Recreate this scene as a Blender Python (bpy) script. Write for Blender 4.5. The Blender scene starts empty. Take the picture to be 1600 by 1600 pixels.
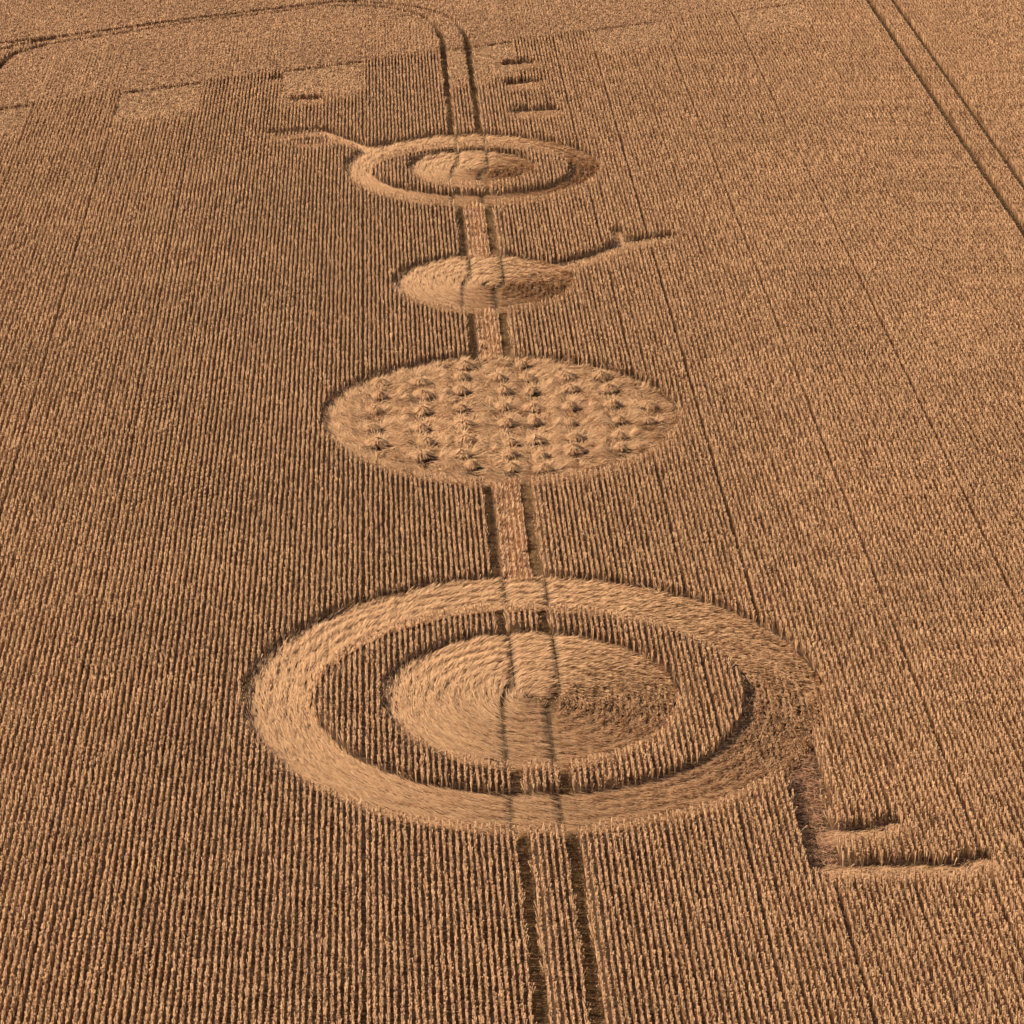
import bpy, math
import numpy as np

scene = bpy.context.scene
COL = scene.collection
rng = np.random.default_rng(11)

# ------------------------------------------------------------------ camera
cam_data = bpy.data.cameras.new("camera")
cam_data.sensor_width = 36.0
cam_data.lens = 106.9
cam_data.clip_start = 1.0
cam_data.clip_end = 4000.0
cam = bpy.data.objects.new("camera", cam_data)
cam.location = (0.0, 0.0, 54.5)
cam.rotation_euler = (math.radians(90 - 22.63), 0.0, math.radians(-2.6146))
COL.objects.link(cam)
scene.camera = cam

# ------------------------------------------------------------------ sky and sun
SUN_EL = 40.0
SUN_AZ = (-1.0, 0.12)                       # the sun stands to the left of the field
world = bpy.data.worlds.new("World")
scene.world = world
world.use_nodes = True
wn = world.node_tree
sky = wn.nodes.new("ShaderNodeTexSky")
sky.sky_type = 'NISHITA'
sky.sun_disc = False
sky.sun_elevation = math.radians(SUN_EL)
sky.sun_rotation = math.atan2(SUN_AZ[0], SUN_AZ[1])
sky.air_density = 1.0
sky.dust_density = 2.5
wn.links.new(sky.outputs[0], wn.nodes["Background"].inputs[0])
wn.nodes["Background"].inputs[1].default_value = 0.05

sun_data = bpy.data.lights.new("sun", 'SUN')
sun_data.energy = 5.0
sun_data.angle = math.radians(0.6)
sun_data.color = (1.0, 0.895, 0.775)
sun = bpy.data.objects.new("sun", sun_data)
a = math.hypot(*SUN_AZ)
from mathutils import Vector
sd = Vector((SUN_AZ[0] / a * math.cos(math.radians(SUN_EL)), SUN_AZ[1] / a * math.cos(math.radians(SUN_EL)),
             math.sin(math.radians(SUN_EL))))
sun.rotation_euler = (-sd).to_track_quat('-Z', 'Y').to_euler()
sun.location = (-60, 120, 80)
COL.objects.link(sun)

vs = scene.view_settings
vs.view_transform = 'Standard'
vs.look = 'None'
vs.exposure = 0.68
vs.gamma = 1.0
vs.use_curve_mapping = False

# ------------------------------------------------------------------ materials
def new_mat(name):
    m = bpy.data.materials.new(name)
    m.use_nodes = True
    m.node_tree.nodes.clear()
    return m, m.node_tree.nodes, m.node_tree.links


def straw_material(name, stops, trans=0.22, ear=None, rough=0.7, spec=0.08, soft=0.5):
    """Dry straw: colour differs from stalk to stalk (attribute tint), ears differ from stems."""
    m, N, L = new_mat(name)
    out = N.new("ShaderNodeOutputMaterial")
    at = N.new("ShaderNodeAttribute"); at.attribute_name = "tint"
    rp = N.new("ShaderNodeValToRGB")
    cr = rp.color_ramp
    while len(cr.elements) < len(stops):
        cr.elements.new(0.5)
    for e, (p, c) in zip(cr.elements, stops):
        e.position = p; e.color = (*c, 1)
    L.new(at.outputs["Fac"], rp.inputs[0])
    col = rp.outputs[0]
    # broad, slow change of ripeness over the field
    geo = N.new("ShaderNodeNewGeometry")
    nz = N.new("ShaderNodeTexNoise"); nz.inputs["Scale"].default_value = 0.11
    nz.inputs["Detail"].default_value = 4.0
    L.new(geo.outputs["Position"], nz.inputs["Vector"])
    hs = N.new("ShaderNodeHueSaturation")
    mr = N.new("ShaderNodeMapRange")
    mr.inputs["From Min"].default_value = 0.3; mr.inputs["From Max"].default_value = 0.7
    mr.inputs["To Min"].default_value = 0.92; mr.inputs["To Max"].default_value = 1.06
    L.new(nz.outputs[0], mr.inputs["Value"])
    L.new(mr.outputs[0], hs.inputs["Value"])
    L.new(col, hs.inputs["Color"])
    col = hs.outputs[0]
    if ear:
        sx = N.new("ShaderNodeSeparateXYZ")
        L.new(geo.outputs["Position"], sx.inputs[0])
        mz = N.new("ShaderNodeMapRange")
        mz.inputs["From Min"].default_value = 0.36; mz.inputs["From Max"].default_value = 0.50
        L.new(sx.outputs[2], mz.inputs["Value"])
        mx = N.new("ShaderNodeMix"); mx.data_type = 'RGBA'; mx.blend_type = 'MULTIPLY'
        mx.inputs[0].default_value = 1.0
        me = N.new("ShaderNodeMix"); me.data_type = 'RGBA'
        me.inputs[6].default_value = (1, 1, 1, 1); me.inputs[7].default_value = (*ear, 1)
        L.new(mz.outputs[0], me.inputs[0])
        L.new(col, mx.inputs[6]); L.new(me.outputs[2], mx.inputs[7])
        col = mx.outputs[2]
    pb = N.new("ShaderNodeBsdfPrincipled")
    pb.inputs["Roughness"].default_value = rough
    pb.inputs["Specular IOR Level"].default_value = spec
    L.new(col, pb.inputs["Base Color"])
    # a stalk and its ear are round, not flat: soften the facet normal towards the upright canopy normal
    vm = N.new("ShaderNodeVectorMath"); vm.operation = 'MULTIPLY_ADD'
    vm.inputs[1].default_value = (1 - soft,) * 3; vm.inputs[2].default_value = (0, 0, soft)
    vn = N.new("ShaderNodeVectorMath"); vn.operation = 'NORMALIZE'
    L.new(geo.outputs["Normal"], vm.inputs[0]); L.new(vm.outputs[0], vn.inputs[0])
    L.new(vn.outputs[0], pb.inputs["Normal"])
    tr = N.new("ShaderNodeBsdfTranslucent")
    L.new(col, tr.inputs["Color"])
    ms = N.new("ShaderNodeMixShader"); ms.inputs[0].default_value = trans
    L.new(pb.outputs[0], ms.inputs[1]); L.new(tr.outputs[0], ms.inputs[2])
    L.new(ms.outputs[0], out.inputs["Surface"])
    return m


STOPS = [(0.0, (0.31, 0.147, 0.082)), (0.25, (0.425, 0.235, 0.122)), (0.55, (0.52, 0.306, 0.155)),
         (0.8, (0.57, 0.350, 0.175)), (1.0, (0.615, 0.395, 0.215))]
M_WHEAT = straw_material("ripe_wheat", STOPS, ear=(1.12, 1.10, 1.12))
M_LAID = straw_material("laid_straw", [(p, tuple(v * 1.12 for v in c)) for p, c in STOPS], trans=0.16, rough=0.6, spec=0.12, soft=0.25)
M_WEED = straw_material("dry_weeds", [(0.0, (0.07, 0.04, 0.018)), (0.4, (0.15, 0.084, 0.034)), (0.75, (0.26, 0.152, 0.062)),
                                     (1.0, (0.46, 0.27, 0.12))], trans=0.2)


def soil_material(name, dark, light):
    m, N, L = new_mat(name)
    out = N.new("ShaderNodeOutputMaterial")
    geo = N.new("ShaderNodeNewGeometry")
    n1 = N.new("ShaderNodeTexNoise"); n1.inputs["Scale"].default_value = 2.3; n1.inputs["Detail"].default_value = 8
    n2 = N.new("ShaderNodeTexVoronoi"); n2.inputs["Scale"].default_value = 14.0
    L.new(geo.outputs["Position"], n1.inputs["Vector"]); L.new(geo.outputs["Position"], n2.inputs["Vector"])
    ad = N.new("ShaderNodeMath"); ad.operation = 'MULTIPLY_ADD'; ad.inputs[1].default_value = 0.35
    L.new(n2.outputs["Distance"], ad.inputs[0]); L.new(n1.outputs[0], ad.inputs[2])
    rp = N.new("ShaderNodeValToRGB")
    rp.color_ramp.elements[0].position = 0.35; rp.color_ramp.elements[0].color = (*dark, 1)
    rp.color_ramp.elements[1].position = 0.8; rp.color_ramp.elements[1].color = (*light, 1)
    L.new(ad.outputs[0], rp.inputs[0])
    bp = N.new("ShaderNodeBump"); bp.inputs["Strength"].default_value = 0.8; bp.inputs["Distance"].default_value = 0.04
    L.new(ad.outputs[0], bp.inputs["Height"])
    pb = N.new("ShaderNodeBsdfPrincipled"); pb.inputs["Roughness"].default_value = 0.95
    pb.inputs["Specular IOR Level"].default_value = 0.1
    L.new(rp.outputs[0], pb.inputs["Base Color"]); L.new(bp.outputs[0], pb.inputs["Normal"])
    L.new(pb.outputs[0], out.inputs["Surface"])
    return m


M_SOIL = soil_material("field_soil", (0.045, 0.024, 0.013), (0.10, 0.058, 0.032))
M_TRACK = soil_material("track_soil", (0.06, 0.032, 0.015), (0.15, 0.084, 0.038))

# ------------------------------------------------------------------ mesh helpers
def mesh_from_arrays(name, V, T, tint, mat):
    me = bpy.data.meshes.new(name)
    nv, nt = len(V), len(T)
    me.vertices.add(nv)
    me.vertices.foreach_set("co", np.ascontiguousarray(V, dtype=np.float32).ravel())
    me.loops.add(nt * 3)
    me.loops.foreach_set("vertex_index", np.ascontiguousarray(T, dtype=np.int32).ravel())
    me.polygons.add(nt)
    me.polygons.foreach_set("loop_start", np.arange(0, nt * 3, 3, dtype=np.int32))
    if tint is not None:
        at = me.attributes.new("tint", 'FLOAT', 'POINT')
        at.data.foreach_set("value", np.ascontiguousarray(tint, dtype=np.float32))
    me.update(calc_edges=True)
    me.materials.append(mat)
    return me


def link(name, me, parent=None, loc=None, rz=0.0):
    o = bpy.data.objects.new(name, me)
    COL.objects.link(o)
    if parent is not None:
        o.parent = parent
    if loc is not None:
        o.location = loc
    o.rotation_euler.z = rz
    return o


def tag(o, label=None, cat=None, group=None, kind=None):
    if label: o["label"] = label
    if cat: o["category"] = cat
    if group: o["group"] = group
    if kind: o["kind"] = kind
    return o


def kites(base, tip, width, side, k=0.78):
    """A stalk with its ear: a narrow foot, widest near the head, two triangles each."""
    n = len(base)
    mid = base + (tip - base) * (k if np.isscalar(k) else k[:, None])
    w = side * (width[:, None] * 0.5)
    V = np.empty((n, 4, 3))
    V[:, 0] = base; V[:, 1] = mid + w; V[:, 2] = tip; V[:, 3] = mid - w
    i = np.arange(n)[:, None] * 4
    T = np.concatenate([i + np.array([[0, 1, 3]]), i + np.array([[1, 2, 3]])], axis=1).reshape(-1, 3)
    return V.reshape(-1, 3), T


def stalks(base, neck, ear, width):
    """An upright stalk whose ear nods over at the neck (ear: horizontal vector with a small rise)."""
    n = len(base)
    ln = np.hypot(ear[:, 0], ear[:, 1])[:, None] + 1e-6
    side = np.stack([-ear[:, 1], ear[:, 0], np.zeros(n)], 1) / ln
    w = side * (width[:, None] * 0.5)
    V = np.empty((n, 4, 3))
    V[:, 0] = base; V[:, 1] = neck + w; V[:, 2] = neck + ear; V[:, 3] = neck - w
    i = np.arange(n)[:, None] * 4
    T = np.concatenate([i + np.array([[0, 1, 3]]), i + np.array([[1, 2, 3]])], axis=1).reshape(-1, 3)
    return V.reshape(-1, 3), T


def nod(n, lo, hi, fx=0.40):
    a = rng.uniform(0, 2 * math.pi, n)
    l = rng.uniform(lo, hi, n)
    return np.stack([np.cos(a) * l * fx, np.sin(a) * l, rng.normal(0.0, 0.022, n)], 1)


def vnoise(x, y, seed=0):
    """smooth pseudo-random field, about -1..1"""
    s = seed * 1.7
    return (np.sin(x * 1.0 + 1.3 * np.sin(y * 0.7 + s) + s) + np.sin(y * 1.13 + 1.7 * np.sin(x * 0.61 - s) + 2 * s)
            + np.sin((x + y) * 0.53 + 1.1 * np.sin((x - y) * 0.83 + s))) / 3.0


CROP = 0.60
PITCH = 0.235

# ------------------------------------------------------------------ plan of the field (metres)
BIG = (5.88, 110.85); DOT = (5.90, 142.5); THIRD = (5.90, 163.75); UP = (5.98, 186.9)


def ell(x, y, cx, cy, rx, ry=None):
    ry = rx if ry is None else ry
    wob = 1.0 + 0.006 * np.sin(5 * np.arctan2(y - cy, x - cx) + cx) + 0.004 * np.sin(17 * np.arctan2(y - cy, x - cx))
    return ((x - cx) / rx) ** 2 + ((y - cy) / ry) ** 2 < wob ** 2


def r_big_ring(x, y):
    return ell(x, y, 5.92, 110.85, 11.78) & ~ell(x, y, 5.75, 110.7, 8.72, 8.42)


def r_big_disc(x, y):
    return ell(x, y, 5.77, 110.56, 6.08, 6.3)


def r_dot(x, y):
    return ell(x, y, 5.89, 142.5, 9.0)


def r_third(x, y):
    return ell(x, y, 5.90, 163.78, 5.18)


def r_up_ring(x, y):
    return ell(x, y, 5.98, 186.9, 8.18, 8.05) & ~ell(x, y, 5.93, 186.6, 6.24, 5.5)


def r_up_disc(x, y):
    return ell(x, y, 5.97, 187.0, 4.15, 4.1)


def box(x0, x1, y0, y1):
    return lambda x, y: (x > x0) & (x < x1) & (y > y0) & (y < y1)


def poly_dist(x, y, pts):
    d = np.full(np.shape(x), 1e9)
    for (ax, ay), (bx, by) in zip(pts[:-1], pts[1:]):
        dx, dy = bx - ax, by - ay
        t = np.clip(((x - ax) * dx + (y - ay) * dy) / (dx * dx + dy * dy), 0, 1)
        d = np.minimum(d, np.hypot(x - ax - t * dx, y - ay - t * dy))
    return d


def path(pts, hw):
    return lambda x, y: poly_dist(x, y, pts) < hw * (1 + 0.1 * np.sin(x * 7 + y * 5) + 0.09 * np.sin(x * 17 - y * 11))


STRIPS = [box(5.10, 6.42, 122.2, 133.9), box(5.10, 6.42, 151.2, 159.0), box(5.10, 6.42, 168.6, 179.2)]

KEY_STEM = [(16.15, 106.4), (15.95, 104.5), (15.85, 102.0), (15.75, 99.5), (15.66, 96.4)]
KEY_T1 = [(16.2, 98.45), (17.9, 98.55), (18.5, 99.0)]
KEY_T2 = [(15.8, 95.75), (18.5, 95.8), (20.7, 95.65), (21.3, 96.15)]
LARM = [(-0.3, 190.6), (-1.2, 192.5), (-2.2, 193.9), (-3.4, 195.5), (-4.0, 196.1), (-5.2, 195.6), (-6.9, 195.0)]
LARM_B = [(-5.3, 193.1), (-3.8, 193.4), (-2.7, 194.3)]
RARM = [(10.3, 166.6), (11.6, 167.6), (13.0, 168.8), (14.0, 170.0), (15.5, 171.1), (16.9, 171.5)]
RARM_B = [(14.05, 173.0), (14.15, 171.0)]

REG = {
    "big_ring": r_big_ring, "big_disc": r_big_disc, "dot": r_dot, "third": r_third,
    "up_ring": r_up_ring, "up_disc": r_up_disc,
    "strip1": STRIPS[0], "strip2": STRIPS[1], "strip3": STRIPS[2],
    "key_stem": path(KEY_STEM, 0.64), "key_t1": path(KEY_T1, 0.58), "key_t2": path(KEY_T2, 0.60),
    "larm": path(LARM, 0.58), "larm_b": path(LARM_B, 0.42),
    "rarm": path(RARM, 0.66), "rarm_b": path(RARM_B, 0.40),
    "nick1": path([(9.75, 212.9), (10.5, 213.1)], 1.05), "nick2": path([(9.65, 207.3), (10.6, 207.6)], 1.1),
    "nick3": path([(9.95, 199.9), (11.5, 200.1)], 1.2),
    "nick4": path([(-8.2, 209.0), (-7.1, 209.4)], 0.66), "nick5": path([(-5.4, 203.7), (-4.3, 203.9)], 0.8),
}


def flat_mask(x, y):
    m = np.zeros(np.shape(x), bool)
    for f in REG.values():
        m |= f(x, y)
    return m


# wheel tracks
TR_FAR = [(-40, 214.5), (-33, 217.5), (-27.5, 219.9), (-23.0, 221.9), (-18.4, 224.4), (-13.8, 227.0), (-9.1, 229.3),
          (-4.2, 231.6), (-1.3, 232.6), (2.7, 233.9), (12, 238.5), (22, 243.5)]
TR_NEAR = [(-24.3, 219.1), (-22.8, 220.2), (-18.4, 222.9), (-13.8, 225.8), (-9.0, 228.1), (-4.2, 230.5), (-1.8, 230.7), (-0.5, 230.4)]
TR_TURN_IN = [(4.895, 60), (4.895, 216), (4.87, 220), (4.62, 223), (4.2, 225.2), (3.5, 227.1), (2.3, 228.6), (1.0, 229.7), (-0.5, 230.4)]
TR_TURN_OUT = [(6.725, 60), (6.725, 216), (6.66, 220), (6.42, 223), (5.9, 225.6), (5.2, 227.4), (4.3, 228.7), (2.9, 230.1), (1.4, 231.0),
               (-0.5, 231.6), (-3, 232.1)]
TR_CORN1 = [(-27.2, 196), (-27.2, 210), (-26.8, 213.6), (-26.5, 215.4), (-26.0, 216.9), (-25.0, 218.3), (-24.3, 219.1)]
TR_CORN2 = [(-29.0, 196), (-29.0, 210), (-28.4, 215.0), (-27.3, 217.9), (-26.4, 219.1), (-25.3, 219.9), (-23.0, 221.8)]
TR_R1 = [(38.24, 60), (38.26, 245)]
TR_R2 = [(40.10, 60), (40.12, 245)]
HEAD_TRACKS = [(TR_FAR, 0.42), (TR_NEAR, 0.28), (TR_CORN1, 0.42), (TR_CORN2, 0.36)]


def track_mask(x, y):
    m = np.zeros(np.shape(x), bool)
    for pts, hw in HEAD_TRACKS:
        m |= poly_dist(x, y, pts) < hw
    m |= (poly_dist(x, y, TR_TURN_IN) < 0.29) | (poly_dist(x, y, TR_TURN_OUT) < 0.29)
    m |= (poly_dist(x, y, TR_R1) < 0.28) | (poly_dist(x, y, TR_R2) < 0.28)
    return m


def y_head(x):                                # where the headland drilling begins
    return 214.2 + 0.487 * x


PATCH = [(-29.1, -23.45, 7.0), (-17.55, -12.33, 7.2), (-6.48, -1.06, 7.0), (4.6, 10.0, 8.2), (16.05, 21.55, 5.0), (27.5, 32.8, 5.0)]


def y_far_track(x):
    return np.interp(x, [p[0] for p in TR_FAR], [p[1] for p in TR_FAR], right=250.0)


def row_end(x):
    for x0, x1, d in PATCH:
        if x0 < x < x1:
            return y_head(x) - d + rng.uniform(-1.2, 1.2)
    if x < 10:
        return y_far_track(x) - rng.uniform(5.5, 8.0) - (0.0 if x < 4.7 else 1.0)
    return 242.0


# rows of the drill
rows = [5.22 + PITCH * i for i in range(6)]
rows += [7.05 + PITCH * i for i in range(int((37.97 - 7.05) / PITCH) + 1)]
rows += [38.58 + PITCH * i for i in range(6)]
rows += [40.44 + PITCH * i for i in range(60)]
rows += [4.57 - PITCH * i for i in range(int((4.57 + 34.0) / PITCH) + 1)]
rows = np.array(sorted(rows))
ALLROWS = rows.copy()
# a slightly wider gap where two passes of the drill meet
for k in range(-12, 14):
    g = -0.95 + 2.8 * k
    if abs(g - 5.9) < 1.6 or abs(g - 39) < 1.6:
        continue
    s = rng.uniform(0.0, 0.03) if k % 2 else rng.uniform(0.012, 0.042)
    if k > 2:
        s *= 1.5
    if k < 0:
        s = 0.04 if k == -6 else 0.4 * s
    d = rows - g
    rows = rows + np.sign(d) * s * np.exp(-np.abs(d) / 0.28)
rows = rows + rng.normal(0, 0.006, len(rows))

# ------------------------------------------------------------------ ground
gm = bpy.data.meshes.new("ground")
gm.from_pydata([(-1500, -1500, 0), (1500, -1500, 0), (1500, 2500, 0), (-1500, 2500, 0)], [], [(0, 1, 2, 3)])
gm.materials.append(M_SOIL)
tag(link("ground", gm), "dark brown soil under the wheat field", "ground", kind="structure")


def ribbon(name, pts, hw, z, label):
    """bare wheel track pressed into the soil, with a slightly uneven edge"""
    P = []
    for (ax, ay), (bx, by) in zip(pts[:-1], pts[1:]):
        n = max(1, int(math.hypot(bx - ax, by - ay) / 0.6))
        P += [(ax + (bx - ax) * i / n, ay + (by - ay) * i / n) for i in range(n)]
    P.append(pts[-1])
    P = np.array(P)
    D = np.gradient(P, axis=0); D /= np.linalg.norm(D, axis=1)[:, None]
    S = np.stack([D[:, 1], -D[:, 0]], 1)
    V, F = [], []
    prof = [(-1.0, 0.045), (-0.62, 0.008), (0.0, 0.022), (0.62, 0.008), (1.0, 0.045)]
    for i in range(len(P)):
        for t, h in prof:
            q = P[i] + S[i] * (t * hw * (1 + rng.normal(0, 0.05)))
            V.append((q[0], q[1], z + h + rng.normal(0, 0.006) * (abs(t) < 0.9)))
    for i in range(len(P) - 1):
        for j in range(4):
            F.append((i * 5 + j, i * 5 + j + 1, i * 5 + j + 6, i * 5 + j + 5))
    me = bpy.data.meshes.new(name)
    me.from_pydata(V, [], F)
    me.materials.append(M_TRACK)
    return tag(link(name, me), label, "wheel track", "wheel tracks", "structure")


ribbon("wheel_track", TR_TURN_IN, 0.30, 0.004, "left wheel track of the middle pair, running through all the circles")
ribbon("wheel_track", TR_TURN_OUT, 0.30, 0.0045, "right wheel track of the middle pair, running through all the circles")
ribbon("wheel_track", TR_R1, 0.28, 0.004, "left wheel track of the straight pair at the right edge")
ribbon("wheel_track", TR_R2, 0.28, 0.004, "right wheel track of the straight pair at the right edge")
ribbon("wheel_track", TR_FAR, 0.28, 0.005, "farther wheel track crossing the headland at the top left")
ribbon("wheel_track", TR_NEAR, 0.22, 0.0055, "nearer wheel track crossing the headland at the top left")
ribbon("wheel_track", TR_CORN1, 0.28, 0.006, "inner wheel track bending down at the upper left edge")
ribbon("wheel_track", TR_CORN2, 0.28, 0.0065, "outer wheel track bending down at the upper left edge")


# ------------------------------------------------------------------ standing wheat
def clump(y, seed):
    """plants stand in bunches along the row"""
    s = seed * 3.1
    return 0.5 * np.sin(y * 21.0 + 2.2 * np.sin(y * 3.1 + s) + s) + 0.5 * np.sin(y * 13.3 + 1.9 * np.sin(y * 1.7 - s))


def row_blades(x0, y, seed, height=CROP, lean=None, wscale=1.0):
    n = len(y)
    c = clump(y, seed)
    base = np.empty((n, 3)); tip = np.empty((n, 3))
    wander = 0.012 * np.sin(y * 0.9 + seed) + 0.008 * np.sin(y * 2.3 + 2 * seed)
    base[:, 0] = x0 + wander + rng.normal(0, 0.014, n)
    base[:, 1] = y
    base[:, 2] = 0.0
    h = height * (1.0 + 0.035 * c + rng.normal(0, 0.055, n))
    spread = 0.023 + 0.008 * c
    tip[:, 0] = base[:, 0] + rng.normal(0, 1, n) * spread + 0.010 * c
    tip[:, 1] = y + rng.normal(0, 0.04, n)
    tip[:, 2] = h
    if lean is not None:
        tip[:, :2] += lean
        tip[:, 2] -= 0.5 * np.hypot(lean[:, 0], lean[:, 1])
    w = rng.uniform(0.028, 0.054, n) * wscale
    V, T = stalks(base, tip, nod(n, 0.06, 0.13), w)
    tint = np.clip(0.54 + 0.08 * c + rng.normal(0, 0.16, n), 0, 1)
    return V, T, np.repeat(tint, 4)


def positions(y0, y1, per_m):
    n = max(1, int((y1 - y0) * per_m))
    return np.sort(rng.uniform(y0, y1, n))


field = bpy.data.objects.new("standing_wheat", None)
COL.objects.link(field)
field.location = (0, 80, 0)
bpy.context.view_layer.update()
tag(field, "ripe brown wheat standing in narrow straight rows across the whole field", "wheat")


def frow(name, me, loc):
    o = bpy.data.objects.new(name, me)
    COL.objects.link(o)
    o.parent = field
    o.location = (loc[0], loc[1] - 80.0, loc[2])
    return o


# shared full-length rows (the row ends at local y = 0)
VARIANTS = []
for v in range(8):
    y = positions(-176.0, 0.0, 55)
    V, T, tn = row_blades(0.0, y, v + 1)
    VARIANTS.append(mesh_from_arrays("wheat_row", V, T, tn, M_WHEAT))

order = np.argsort(np.abs(rows - 8.3))
own = set(order[:300].tolist())
outer = []
for i, x in enumerate(rows):
    ye = float(row_end(x))
    if i not in own:
        outer.append((i, x, ye))
        continue
    unique = (-7.6 < x < 22.4) or (-29.6 < x < -26.0)
    if not unique:
        o = frow("wheat_row", VARIANTS[int(rng.integers(0, 8))], (x, ye - float(rng.uniform(0, 0.3)), 0))
        o.scale.z = float(rng.uniform(0.965, 1.035))
        continue
    y = positions(80.0, ye, 48)
    y = y[(rng.random(len(y)) < np.interp(y, [80, 170, 240], [1, 0.92, 0.78]))]
    xx = np.full(len(y), x)
    keep = ~(flat_mask(xx, y) | track_mask(xx, y))
    y = y[keep]; xx = xx[keep]
    # stalks next to a flattened place lean out over its edge
    lean = np.zeros((len(y), 2))
    for dx, dy in ((0.0, -0.22), (0.0, 0.22), (-0.26, 0.0), (0.26, 0.0)):
        m = flat_mask(xx + dx, y + dy)
        k = m & (rng.random(len(y)) < (0.16 if dx == 0 else 0.07))
        amt = rng.uniform(0.02, 0.26, len(y))
        nrm = math.hypot(dx, dy)
        lean[k, 0] += (dx / nrm * amt + rng.normal(0, 0.08, len(y)))[k]
        lean[k, 1] += (dy / nrm * amt + rng.normal(0, 0.06, len(y)))[k]
    for tx, sgn in ((4.57, 1), (5.22, -1), (6.395, 1), (7.05, -1), (37.77, 1), (40.23, -1)):
        if abs(x - tx) < 0.1:
            k = (rng.random(len(y)) < 0.16) & (np.sin(y * 1.9 + tx * 5) + np.sin(y * 0.7) > -0.3)
            lean[k, 0] += sgn * rng.uniform(0.03, 0.2, k.sum())
            lean[k, 1] += rng.normal(0, 0.12, k.sum())
    V, T, tn = row_blades(x, y, i % 37, lean=lean, wscale=1.0)
    V[:, 1] -= 80.0
    V[:, 0] -= x
    me = mesh_from_arrays("wheat_row", V, T, tn, M_WHEAT)
    frow("wheat_row", me, (x, 80.0, 0))

# rows past the three hundred that show largest: one part
acc = []
for i, x, ye in outer:
    ys = 200.0 if x < 0 else 160.0 + (x - 43) * 4.0
    if ye <= ys:
        continue
    y = positions(ys, ye, 36)
    xx = np.full(len(y), x)
    y = y[~track_mask(xx, y)]
    acc.append(row_blades(x, y, i % 37, wscale=1.2))


def merge(acc):
    off, Vs, Ts, ts = 0, [], [], []
    for V, T, t in acc:
        Vs.append(V); Ts.append(T + off); ts.append(t); off += len(V)
    return np.concatenate(Vs), np.concatenate(Ts), np.concatenate(ts)


V, T, tn = merge(acc)
V[:, 1] -= 80.0
o = frow("outer_wheat_rows", mesh_from_arrays("outer_wheat_rows", V, T, tn, M_WHEAT), (0, 80.0, 0))
o["kind"] = "stuff"


# ------------------------------------------------------------------ headland: sown twice, no clear rows
def fill_blades(x, y, height, wmin=0.032, wmax=0.062, tmean=0.5):
    n = len(x)
    c = vnoise(x * 5.0, y * 5.0, 3)
    base = np.stack([x, y, np.zeros(n)], 1)
    h = height * (1 + 0.07 * c + rng.normal(0, 0.07, n))
    tip = np.stack([x + rng.normal(0, 0.06, n), y + rng.normal(0, 0.06, n), h], 1)
    V, T = stalks(base, tip, nod(n, 0.09, 0.18, 1.0), rng.uniform(wmin, wmax, n))
    return V, T, np.repeat(np.clip(tmean + 0.08 * c + rng.normal(0, 0.2, n), 0, 1), 4)


n = int(66 * 62 * 150)
x = rng.uniform(-33, 34, n); y = rng.uniform(197, 240, n)
bound = y_head(x) + 0.10 * np.sin(x * 9) + rng.normal(0, 0.12, n)
k = (y > bound) & (y < 238.5) & ~track_mask(x, y)
in_patch = np.zeros(n, bool)
for x0, x1, d in PATCH:
    in_patch |= (x > x0) & (x < x1)
rowzone = ~in_patch & (y < np.where(x < 10, y_far_track(x) - 6.5, 300.0))
k &= ~(rowzone & (rng.random(n) < 0.55))
x, y = x[k], y[k]
V, T, tn = fill_blades(x, y, CROP * 1.02, tmean=0.47)
hl = mesh_from_arrays("headland_wheat", V, T, tn, M_WHEAT)
tag(link("headland_wheat", hl), "dense wheat of the headland at the top left, without clear rows", "wheat", kind="stuff")

PATCH_LABELS = ["pale patch of shorter wheat cut off by the left picture edge",
                "pale rectangular patch of shorter wheat beside the long dark gap, upper left",
                "pale rectangular patch of shorter wheat above the two small nicks at the left",
                "pale patch of shorter wheat crossed by the middle wheel tracks near the top",
                "pale strip of shorter wheat right of the three stacked nicks, near the top",
                "faint pale strip of shorter wheat at the top edge, nearest the right wheel tracks"]
for (x0, x1, d), lab in zip(PATCH, PATCH_LABELS):
    n = int((x1 - x0) * (d + 2.5) * 210)
    x = rng.uniform(x0 - 0.12, x1 + 0.12, n)
    u = rng.uniform(0, 1, n)
    y = y_head(x) - 0.12 - u * (d + 2.5)
    k = ~(track_mask(x, y) | flat_mask(x, y)) & (rng.random(n) < np.interp(u, [0, 0.7, 1.0], [1, 0.9, 0.1]))
    x, y, u = x[k], y[k], u[k]
    low = 0.0 if x0 < 12 else 0.10
    V, T, tn = fill_blades(x, y, CROP * np.interp(u, [0, 0.06, 0.6, 1], [0.74 + low, 0.76 + low, 0.83 + low, 0.94]), tmean=0.58)
    tag(link("short_wheat_patch", mesh_from_arrays("short_wheat_patch", V, T, tn, M_WHEAT)), lab, "wheat patch", "paler patches along the headland")


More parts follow.
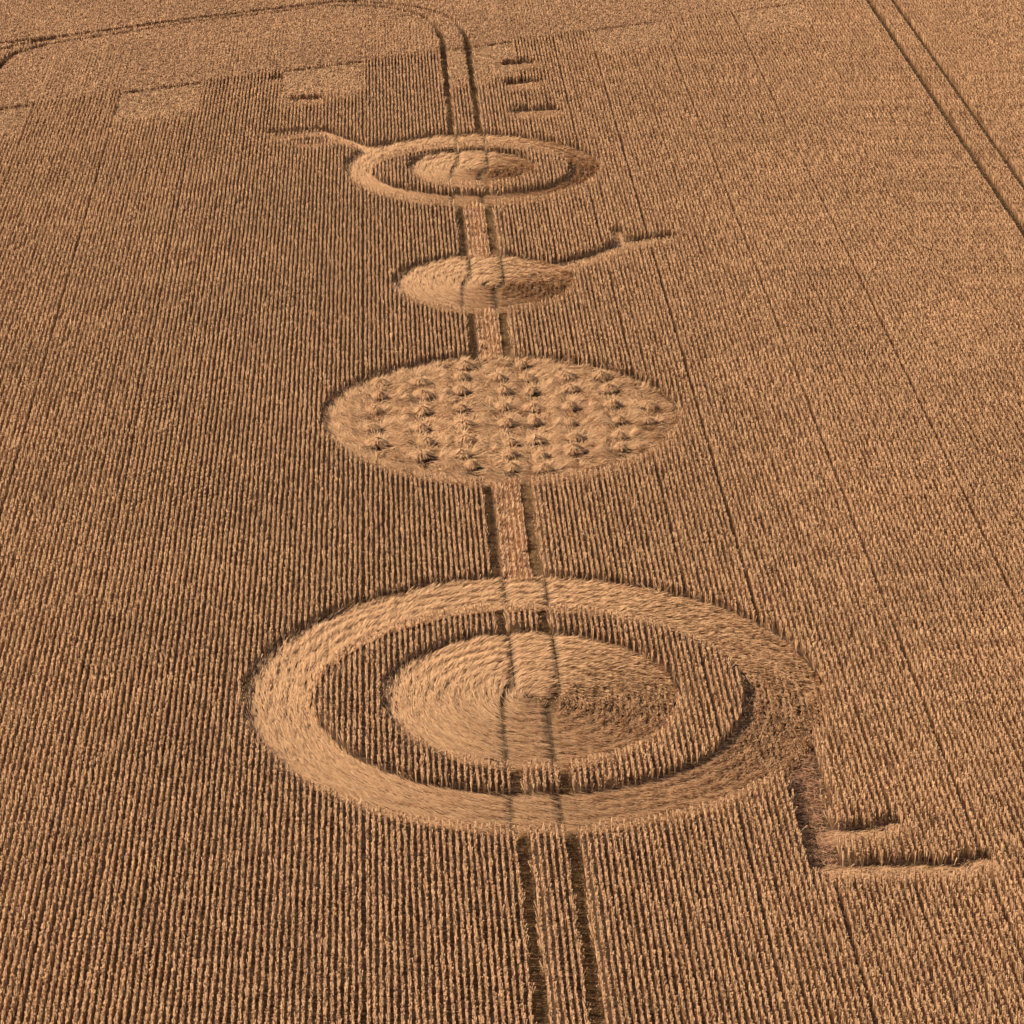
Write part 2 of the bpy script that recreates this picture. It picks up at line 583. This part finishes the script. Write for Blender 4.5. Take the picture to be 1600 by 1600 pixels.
# ------------------------------------------------------------------ flattened crop
def laid(reg, bbox, flow, per_m=98, length=(0.38, 0.68), rise=(0.08, 0.225), base_z=(0.0, 0.05), jit=0.16, w=(0.013, 0.026),
         tmean=0.6, tsd=0.18, tilt_noise=0.4, stray_f=0.06, wisp=0.18, ripple=None, rowjit=0.022, trench=0.12):
    x0, x1, y0, y1 = bbox
    rx = ALLROWS[(ALLROWS > x0 - 0.1) & (ALLROWS < x1 + 0.1)]
    n = int(len(rx) * (y1 - y0) * per_m)
    x = rng.choice(rx, n) + rng.normal(0, rowjit, n)
    y = rng.uniform(y0, y1, n)
    stray = rng.random(n) < stray_f
    x[stray] = rng.uniform(x0, x1, stray.sum())
    k = reg(x, y)
    # little straw along the left edges: a bare gap shaped to deepen the shade
    k &= flat_mask(x - 0.44, y) | (rng.random(n) < trench)
    x, y = x[k], y[k]
    n = len(x)
    fx, fy = flow(x, y)
    a = np.arctan2(fy, fx) + rng.normal(0, jit, n) + 0.16 * vnoise(x * 1.3, y * 1.3, 5) + wisp * vnoise(x * 9.0, y * 7.0, 4)
    c = clump(y, 0) * 0.5 + vnoise(x * 6.0, y * 3.0, 9)
    L = rng.uniform(*length, n)
    bz = rng.uniform(*base_z, n)
    rs = rng.uniform(*rise, n) * (1 + tilt_noise * c)
    if ripple is not None:
        rr = np.hypot(x - ripple[0], y - ripple[1])
        wv = np.sin(rr * 10.5 + 1.5 * vnoise(x * 0.8, y * 0.8, 7))
        bz = bz + 0.018 * (1 + wv); rs = rs * (1 + 0.22 * wv)
    base = np.stack([x, y, bz + 0.0], 1)
    tip = np.stack([x + np.cos(a) * L, y + np.sin(a) * L, bz + np.abs(rs) + 0.01], 1)
    # keep laid stalks from lying through standing ones
    out = ~flat_mask(tip[:, 0], tip[:, 1])
    tip[out, :2] = base[out, :2] + (tip[out, :2] - base[out, :2]) * 0.45
    side = np.stack([-np.sin(a), np.cos(a), rng.normal(0, 0.35, n)], 1)
    side /= np.linalg.norm(side, axis=1)[:, None]
    V, T = kites(base, tip, rng.uniform(*w, n), side, rng.uniform(0.6, 0.82, n))
    tn = np.clip(tmean + 0.07 * c + rng.normal(0, tsd, n), 0, 1)
    return V, T, np.repeat(tn, 4)


def swirl(cx, cy, out=0.18):
    def f(x, y):
        dx, dy = x - cx, y - cy
        r = np.hypot(dx, dy) + 1e-6
        return dy / r + out * dx / r, -dx / r + out * dy / r
    return f


def along(pts, sign=1.0):
    P = np.array(pts)

    def f(x, y):
        best = np.full(len(x), 1e9); fx = np.zeros(len(x)); fy = np.zeros(len(x))
        for (ax, ay), (bx, by) in zip(pts[:-1], pts[1:]):
            dx, dy = bx - ax, by - ay
            t = np.clip(((x - ax) * dx + (y - ay) * dy) / (dx * dx + dy * dy), 0, 1)
            d = np.hypot(x - ax - t * dx, y - ay - t * dy)
            m = d < best
            best[m] = d[m]; l = math.hypot(dx, dy)
            fx[m] = dx / l * sign; fy[m] = dy / l * sign
        return fx, fy
    return f


def flat_thing(name, key, bbox, flow, label=None, cat=None, group="flattened paths and nicks", parent=None, **kw):
    V, T, tn = laid(REG[key], bbox, flow, **kw)
    c = ((bbox[0] + bbox[1]) / 2, (bbox[2] + bbox[3]) / 2)
    V[:, 0] -= c[0]; V[:, 1] -= c[1]
    me = mesh_from_arrays(name, V, T, tn, M_LAID)
    if parent is None:
        return tag(link(name, me, loc=(c[0], c[1], 0.0)), label, cat, group)
    up = WORLD[parent.name]
    o = link(name, me, parent, loc=(c[0] - up[0], c[1] - up[1], 0.0))
    WORLD[o.name] = c
    if label: o["label"] = label
    return o


WORLD = {}


def circle(name, c, label):
    o = link(name, None, loc=(c[0], c[1], 0.0))
    WORLD[o.name] = c
    return tag(o, label, "crop circle", "circles of the crop formation")


def bb(cx, cy, r):
    return (cx - r, cx + r, cy - r, cy + r)


near_circle = circle("ringed_crop_circle", BIG, "largest crop circle, a broad flattened ring round a swirled disc, nearest the camera")
flat_thing("flattened_ring", "big_ring", bb(5.95, 110.85, 11.9), swirl(5.95, 110.85, 0.1), ripple=(5.95, 110.85), parent=near_circle)
flat_thing("flattened_disc", "big_disc", bb(5.77, 110.6, 6.5), swirl(5.77, 110.8, 0.12), ripple=(5.77, 110.8), parent=near_circle)
plain_circle = circle("plain_crop_circle", THIRD, "small plain swirled crop circle between the dotted circle and the far ring")
flat_thing("flattened_disc", "third", bb(5.9, 163.8, 5.3), swirl(5.9, 163.8, 0.15), ripple=(5.9, 163.8), parent=plain_circle)
far_circle = circle("ringed_crop_circle", UP, "far crop circle, a narrow flattened ring round a small swirled disc")
flat_thing("flattened_ring", "up_ring", bb(5.99, 186.9, 8.2), swirl(5.99, 186.9, 0.1), ripple=(5.99, 186.9), parent=far_circle)
flat_thing("flattened_disc", "up_disc", bb(5.97, 187.0, 4.2), swirl(5.97, 187.0, 0.15), ripple=(5.97, 187.0), parent=far_circle)

# the dotted circle and its tufts
TUFTS = [[(-0.14, 147.9), (-0.2, 145.7), (-0.28, 143.56), (-0.27, 141.3), (-0.29, 139.0)],
         [(2.02, 147.93), (2.07, 145.7), (2.12, 143.54), (1.95, 141.27), (2.01, 139.14), (2.03, 137.29)],
         [(4.36, 150.19), (4.18, 148.46), (3.97, 146.32), (4.04, 143.79), (3.97, 141.68), (4.02, 139.53), (3.97, 137.68), (4.37, 135.85)],
         [(6.18, 148.37), (6.32, 146.13), (6.16, 143.87), (6.25, 141.66), (6.31, 139.1), (6.29, 137.26), (6.14, 135.38)],
         [(7.51, 150.23), (7.57, 148.22), (7.68, 146.15), (7.59, 143.8), (7.63, 141.76), (7.56, 139.29), (7.66, 137.19), (7.57, 135.63)],
         [(9.61, 148.39), (9.67, 146.33), (9.46, 143.98), (9.43, 141.68), (9.59, 139.52), (9.36, 137.75)],
         [(11.47, 148.13), (11.71, 146.32), (11.72, 144.05), (11.74, 141.91), (11.71, 139.67), (11.56, 138.13)],
         [(13.41, 143.88), (13.35, 141.75)]]
TP = np.array([p for c in TUFTS for p in c])


def dot_flow(x, y):
    d2 = (x[:, None] - TP[:, 0]) ** 2 + (y[:, None] - TP[:, 1]) ** 2
    j = np.argmin(d2, 1)
    dx, dy = x - TP[j, 0], y - TP[j, 1]
    r = np.sqrt(d2[np.arange(len(x)), j]) + 1e-6
    k = np.clip(1.5 - r, 0, 1)
    sw = swirl(5.9, 142.5, 0.0)(x, y)
    edge = np.clip((np.hypot(x - 5.9, y - 142.5) - 7.4) / 1.0, 0, 1)
    fx = dx / r * 1.2 + 0.5 * vnoise(x * 2, y * 2, 1) + edge * sw[0] * 2
    fy = dy / r * (0.5 + k * 0.5) + 0.5 * vnoise(x * 2, y * 2, 2) + edge * sw[1] * 2
    return fx, fy


dotted_circle = circle("dotted_crop_circle", DOT, "large trampled crop circle dotted with upright tufts, in the middle")
flat_thing("flattened_disc", "dot", bb(5.89, 142.5, 9.2), dot_flow, parent=dotted_circle, per_m=72, jit=0.4, length=(0.4, 0.75), rise=(0.02, 0.26), tmean=0.58, tilt_noise=1.0, wisp=1.3, stray_f=0.05)

ORD = ["first", "second", "third", "fourth", "fifth", "sixth", "seventh", "eighth"]


def tuft_mesh(seed):
    r = np.random.default_rng(seed)
    n = 340
    th = r.uniform(0, 2 * math.pi, n)
    rr = 0.11 * np.sqrt(r.random(n))
    base = np.stack([np.cos(th) * rr, np.sin(th) * rr, np.zeros(n)], 1)
    # a fountain: stalks rise from one bunch and their heads arch outwards
    th2 = th + r.normal(0, 0.45, n)
    sp = 0.24 * np.sqrt(r.random(n))
    h = r.uniform(0.40, 0.50, n) - 0.85 * sp
    lean = r.normal(0, 0.04, 2)
    tip = np.stack([np.cos(th2) * sp + lean[0], np.sin(th2) * sp + lean[1], h], 1)
    el = r.uniform(0.12, 0.30, n)
    ear = np.stack([np.cos(th2) * el, np.sin(th2) * el, -el * r.uniform(0.1, 0.6, n)], 1)
    up = r.random(n) < 0.12
    ear[up, 2] = r.uniform(0.05, 0.14, up.sum()); ear[up, :2] *= 0.35
    V, T = stalks(base, tip, ear, r.uniform(0.025, 0.05, n))
    tn = np.repeat(np.clip(0.60 + r.normal(0, 0.15, n), 0, 1), 4)
    T = T.reshape(-1, 2, 3)
    return (mesh_from_arrays("stalks", V, T[:, 0], tn, M_LAID), mesh_from_arrays("ears", V, T[:, 1], tn, M_LAID))


TM = [tuft_mesh(100 + i) for i in range(7)]
q = 0
for ci, colpts in enumerate(TUFTS):
    for ri, (tx, ty) in enumerate(colpts):
        o = link("wheat_tuft", None, loc=(tx + float(rng.normal(0, 0.09)), ty + float(rng.normal(0, 0.09)), 0.0), rz=float(rng.uniform(0, 6.28)))
        link("stalks", TM[q % 7][0], o)["kind"] = "stuff"
        link("ears", TM[q % 7][1], o)["kind"] = "stuff"
        s = float(rng.uniform(0.75, 1.25))
        s *= 1.22
        o.scale = (s * float(rng.uniform(0.85, 1.15)), s, float(rng.uniform(0.9, 1.2)))
        colname = "leftmost column" if ci == 0 else ("rightmost column" if ci == 7 else ORD[ci] + " column from left")
        tag(o, "wheat tuft in the dotted circle, %s from top in %s" % (ORD[ri], colname), "wheat tuft",
            "tufts left standing in the dotted circle")
        q += 1

# trampled strips between the wheel tracks
SL = ["trampled strip of wheat joining the large nearest ring to the dotted circle",
      "trampled strip of wheat joining the dotted circle to the small plain disc",
      "trampled strip of wheat joining the small plain disc to the far ring"]
for key, lab, (y0, y1) in zip(("strip1", "strip2", "strip3"), SL, ((122.0, 134.2), (151.0, 159.3), (168.4, 179.5))):
    flat_thing("trampled_strip", key, (5.0, 6.5, y0, y1), lambda x, y: (0.8 * vnoise(x * 3, y * 2, 2), 1 + 0 * x), lab, "trampled path",
               per_m=110, length=(0.08, 0.22), rise=(0.12, 0.30), jit=1.5, stray_f=0.03, w=(0.02, 0.04), trench=0.6, tmean=0.45, tilt_noise=0.9)

stem = flat_thing("flattened_arm", "key_stem", (15.0, 16.9, 95.5, 107.0), along(KEY_STEM), parent=near_circle,
                  label="dark flattened stem leading down from the ring", jit=0.9, tmean=0.12, rise=(0.02, 0.16), per_m=34)  # low tint puts the stem's shade and its weeds into the straw colour
flat_thing("prong", "key_t1", (15.6, 19.7, 97.6, 99.6), along(KEY_T1), rise=(0.02, 0.11), tmean=0.52, jit=0.35, parent=stem)
flat_thing("prong", "key_t2", (15.2, 22.6, 95.0, 97.0), along(KEY_T2), rise=(0.02, 0.11), tmean=0.52, jit=0.35, parent=stem)
arm = flat_thing("flattened_arm", "larm", (-7.8, 0.6, 189.5, 197.0), along(LARM), rise=(0.02, 0.11), tmean=0.52, jit=0.35, parent=far_circle)
flat_thing("prong", "larm_b", (-6.0, -2.0, 192.3, 195.2), along(LARM_B, -1.0), rise=(0.02, 0.11), tmean=0.52, jit=0.35, parent=arm)
arm = flat_thing("flattened_arm", "rarm", (9.5, 17.8, 165.8, 172.3), along(RARM), rise=(0.02, 0.11), tmean=0.52, jit=0.35, parent=plain_circle)
flat_thing("prong", "rarm_b", (13.5, 14.8, 170.4, 173.6), along(RARM_B, -1.0), rise=(0.02, 0.11), tmean=0.52, jit=0.35, parent=arm)
NL = ["topmost of the three small nicks stacked above the far ring", "middle one of the three small nicks stacked above the far ring",
      "widest and lowest of the three nicks stacked above the far ring", "leftmost small nick in the wheat, beside the upper left patches",
      "small nick just under the pale patch, left of the far ring"]
for key, lab, b in zip(("nick1", "nick2", "nick3", "nick4", "nick5"), NL,
                       ((8.2, 12.0, 211.4, 214.6), (8.1, 12.2, 205.8, 209.0), (8.2, 13.2, 198.3, 201.8), (-9.0, -6.4, 208.2, 210.2), (-6.3, -3.5, 202.8, 204.8))):
    flat_thing("flattened_nick", key, b, lambda x, y: (0.8 + 0 * x, -0.6 + 0 * x), lab, "flattened nick")


# ------------------------------------------------------------------ weeds and fallen straw in the wheel tracks
def weeds(pts, hw, y0, y1, dens):
    P = np.array(pts)
    yy = []
    n = int((y1 - y0) * 2 * hw * dens)
    y = rng.uniform(y0, y1, n)
    x = np.interp(y, P[:, 1], P[:, 0]) + rng.uniform(-hw, hw, n)
    ins = flat_mask(x, y)
    y, x = y[~ins], x[~ins]
    n = len(x)
    base = np.stack([x, y, np.full(n, 0.01)], 1)
    a = rng.uniform(0, 2 * math.pi, n)
    L = rng.uniform(0.05, 0.2, n)
    tip = base + np.stack([np.cos(a) * L, np.sin(a) * L, rng.uniform(0.01, 0.14, n)], 1)
    side = np.stack([-np.sin(a), np.cos(a), np.zeros(n)], 1)
    V, T = kites(base, tip, rng.uniform(0.012, 0.026, n), side, 0.6)
    return V, T, np.repeat(rng.random(n), 4)


acc = [weeds(TR_TURN_IN[:2], 0.29, 82, 216, 130), weeds(TR_TURN_OUT[:2], 0.29, 82, 216, 230), weeds(TR_R1, 0.26, 150, 240, 60), weeds(TR_R2, 0.26, 160, 240, 60)]
V, T, tn = merge(acc)
tag(link("track_weeds", mesh_from_arrays("track_weeds", V, T, tn, M_WEED)), "dry weeds and fallen straw lying in the wheel tracks", "weeds", kind="stuff")

tot = sum(len(o.data.polygons) for o in scene.objects if o.type == 'MESH')
uniq = sum(len(m.polygons) for m in bpy.data.meshes)
print("TRIS unique", uniq, "with copies", tot)
